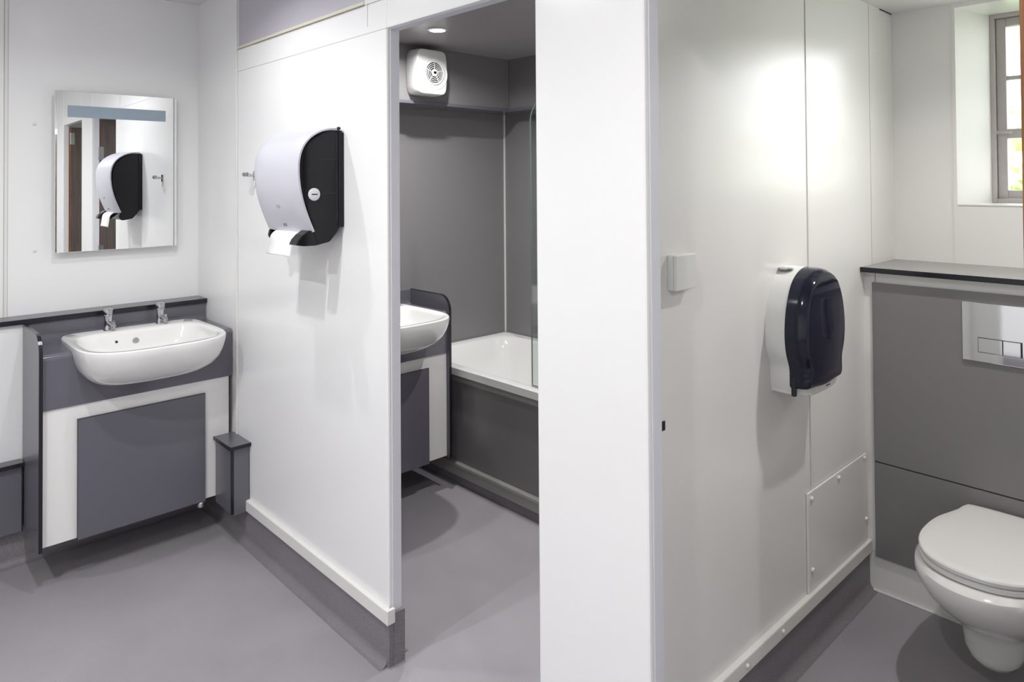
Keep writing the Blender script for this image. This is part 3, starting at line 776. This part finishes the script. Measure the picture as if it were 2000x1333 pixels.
# ------------------------------------------------------------------ toilet
def toilet():
    cy = 0.570
    t = thing('toilet', 'white wall-hung toilet with closed lid, in front of the grey panels', 'toilet', (2.55, cy, 0.04))
    N = 56
    def egg(xf, xb, hy, z, nf=2.15, nb=4.0, xc=None):
        xc = xf + (xb - xf) * 0.50 if xc is None else xc
        out = []
        for i in range(N):
            a = 2 * PI * i / N; c, s = math.cos(a), math.sin(a)
            n = nb if c > 0 else nf
            x = xc + ((xb - xc) if c > 0 else (xc - xf)) * math.copysign(abs(c) ** (2 / n), c)
            y = cy + hy * math.copysign(abs(s) ** (2 / (nb if c > 0 else nf)), s)
            out.append((x, y, z))
        return out
    WB = DX - 0.0105
    L = [egg(2.535, 2.620, 0.030, 0.068, 2, 2), egg(2.495, 2.655, 0.056, 0.077, 2.2, 2.2), egg(2.477, 2.668, 0.071, 0.098, 2.3, 2.3),
         egg(2.468, 2.676, 0.080, 0.125, 2.4, 2.4), egg(2.462, 2.69, 0.085, 0.165, 2.4, 2.6), egg(2.452, WB, 0.094, 0.192, 2.3, 4, 2.57),
         egg(2.425, WB, 0.110, 0.212, 2.2, 4, 2.56), egg(2.388, WB, 0.130, 0.236, 2.1, 4, 2.55), egg(2.345, WB, 0.149, 0.266, 2.1, 4, 2.54), egg(2.303, WB, 0.172, 0.302, 2.1, 4, 2.53),
         egg(2.272, WB, 0.187, 0.340, 2.1, 4, 2.52), egg(2.258, WB, 0.193, 0.368, 2.1, 4, 2.52), egg(2.262, WB, 0.190, 0.388, 2.1, 4, 2.52), egg(2.278, WB, 0.180, 0.400, 2.1, 4, 2.52)]
    link('pan', rings(NB(), L), ceramic, t, smooth=True)
    def lidout(s, z, grow=0.0):
        h = [(2.292, 0.0), (2.300, 0.060), (2.330, 0.115), (2.380, 0.152), (2.450, 0.174), (2.530, 0.178), (2.610, 0.170), (2.680, 0.150), (2.720, 0.138), (2.745, 0.134), (2.772, 0.128), (2.792, 0.108), (2.798, 0.0)]
        xc = 2.55
        p = [(x, y, 0) for x, y in h] + [(x, -y, 0) for x, y in h[-2:0:-1]]
        p = catmull(p, 4)
        out = []
        for x, y, _ in p:
            d = math.hypot(x - xc, y); k = (d - grow) / d
            out.append((xc + (x - xc) * k, cy + y * k, z))
        return out
    link('seat', rings(NB(), [lidout(1, 0.402, 0.006), lidout(1, 0.406, 0.001), lidout(1, 0.416, 0.001), lidout(1, 0.419, 0.005)]), plastic_seat, t, smooth=True)
    l2 = rings(NB(), [lidout(1, 0.421, 0.008), lidout(1, 0.4225, 0.003), lidout(1, 0.434, 0.0), lidout(1, 0.4385, 0.003), lidout(1, 0.4405, 0.010), lidout(1, 0.4412, 0.03)])
    link('lid', l2, plastic_seat, t, smooth=True)
    for s in (-1, 1):
        bm = NB(); cyl(bm, (2.775, cy + s * 0.075 - 0.02, 0.410), (2.775, cy + s * 0.075 + 0.02, 0.410), 0.009)
        link('hinge', bm, plastic_seat, t, smooth=True)
toilet()

# ------------------------------------------------------------------ window
WX = 3.40
def win_frame():
    y0, y1 = 0.10, RY - 0.060
    z0, z1 = SZ, HT
    o = st('window_1', bx(WX + 0.045, WX + 0.049, y0 + 0.03, y1 - 0.03, z0 + 0.03, z1 - 0.03), pane_glass)
    def fr(bm, x0, x1, a0, a1, b0, b1, w):
        box(bm, x0, x1, a0, a0 + w, b0, b1); box(bm, x0, x1, a1 - w, a1, b0, b1)
        box(bm, x0, x1, a0 + w, a1 - w, b0, b0 + w); box(bm, x0, x1, a0 + w, a1 - w, b1 - w, b1)
    bm = NB(); fr(bm, WX, WX + 0.08, y0, y1, z0 + 0.002, z1, 0.016); link('window_frame', bm, win_paint, o, bevel=0.002)
    bm = NB(); fr(bm, WX + 0.022, WX + 0.060, y0 + 0.017, y1 - 0.017, z0 + 0.019, z1 - 0.017, 0.034)
    sa = link('window_sash', bm, win_paint, o, bevel=0.003)
    bm = NB()
    box(bm, WX + 0.028, WX + 0.055, y0 + 0.05, y1 - 0.05, 1.950, 1.966)
    box(bm, WX + 0.026, WX + 0.057, y0 + 0.05, y1 - 0.05, 1.712, 1.750)
    box(bm, WX + 0.028, WX + 0.055, 0.555, 0.571, z0 + 0.05, z1 - 0.05)
    link('glazing_bar', bm, win_paint, o, bevel=0.002)
    bm = NB(); cyl(bm, (WX + 0.014, y1 - 0.010, 1.725), (WX + 0.014, y1 - 0.010, 1.765), 0.008, n=14)
    cyl(bm, (WX + 0.014, y1 - 0.004, 1.738), (WX + 0.014, y1 - 0.070, 1.736), 0.0065, n=14)
    box(bm, WX + 0.012, WX + 0.024, y1 - 0.045, y1 - 0.020, 1.728, 1.746)
    link('window_latch', bm, win_paint, o, smooth=True)
win_frame()
# garden beyond the window
st('ground', bx(3.76, 12, -6, 9, -0.3, -0.2), mat('grass', (0.12, 0.22, 0.05, 1), 0.9, var=0.2, scale=8))
leaf = mat('leaf', (0.42, 0.60, 0.20, 1), 0.5, var=0.35, scale=3)
bm = NB(); rr = random.Random(3)
for i in range(5200):
    x = 6.2 + rr.random() * 1.6; y = -1.2 + rr.random() * 4.4
    ztop = 2.25 + 0.35 * math.sin(y * 2.2 + 0.8) + 0.2 * math.sin(y * 5.1)
    z = -0.2 + (ztop + 0.2) * rr.random() ** 0.75
    a, b, c = (rr.uniform(-1, 1) for _ in range(3)); u = Vector((a, b, c)).normalized(); v = u.orthogonal().normalized(); s = rr.uniform(0.05, 0.10)
    p = Vector((x, y, z))
    vs = [bm.verts.new(p + u * s * k + v * s * 0.45 * m) for k, m in ((-1, 0), (0, -1), (1, 0), (0, 1))]
    bm.faces.new(vs)
hg = link('garden_hedge', bm, leaf); hg['kind'] = 'stuff'; tag(hg, 'light green garden foliage blurred beyond the window glass', 'foliage')

# ------------------------------------------------------------------ doors
def door(n, label, y, x0=PT + 0.004, w=0.660, hz=(0.25, 1.05, 1.78)):
    d = st('door_%d' % n, bx(x0 + 0.006, x0 + w, y - 0.042, y, 0.012, 2.035), door_lam)
    link('door_edge', bx(x0, x0 + 0.006, y - 0.042, y, 0.012, 2.035), door_edge, d, bevel=0.001)
    for z in hz:
        bm = NB(); box(bm, x0 + 0.001, x0 + 0.030, y - 0.001, y + 0.0022, z - 0.05, z + 0.05); cyl(bm, (x0 - 0.001, y + 0.0035, z - 0.05), (x0 - 0.001, y + 0.0035, z + 0.05), 0.0045, n=12)
        link('hinge', bm, steel, d)
    return d
door(1, '', 0.2475, hz=(0.12, 1.94))
door(2, '', D1[0] - 0.002)
door(3, '', D3[0] - 0.002)

for o in bpy.data.objects:
    if '_o' in o: del o['_o']
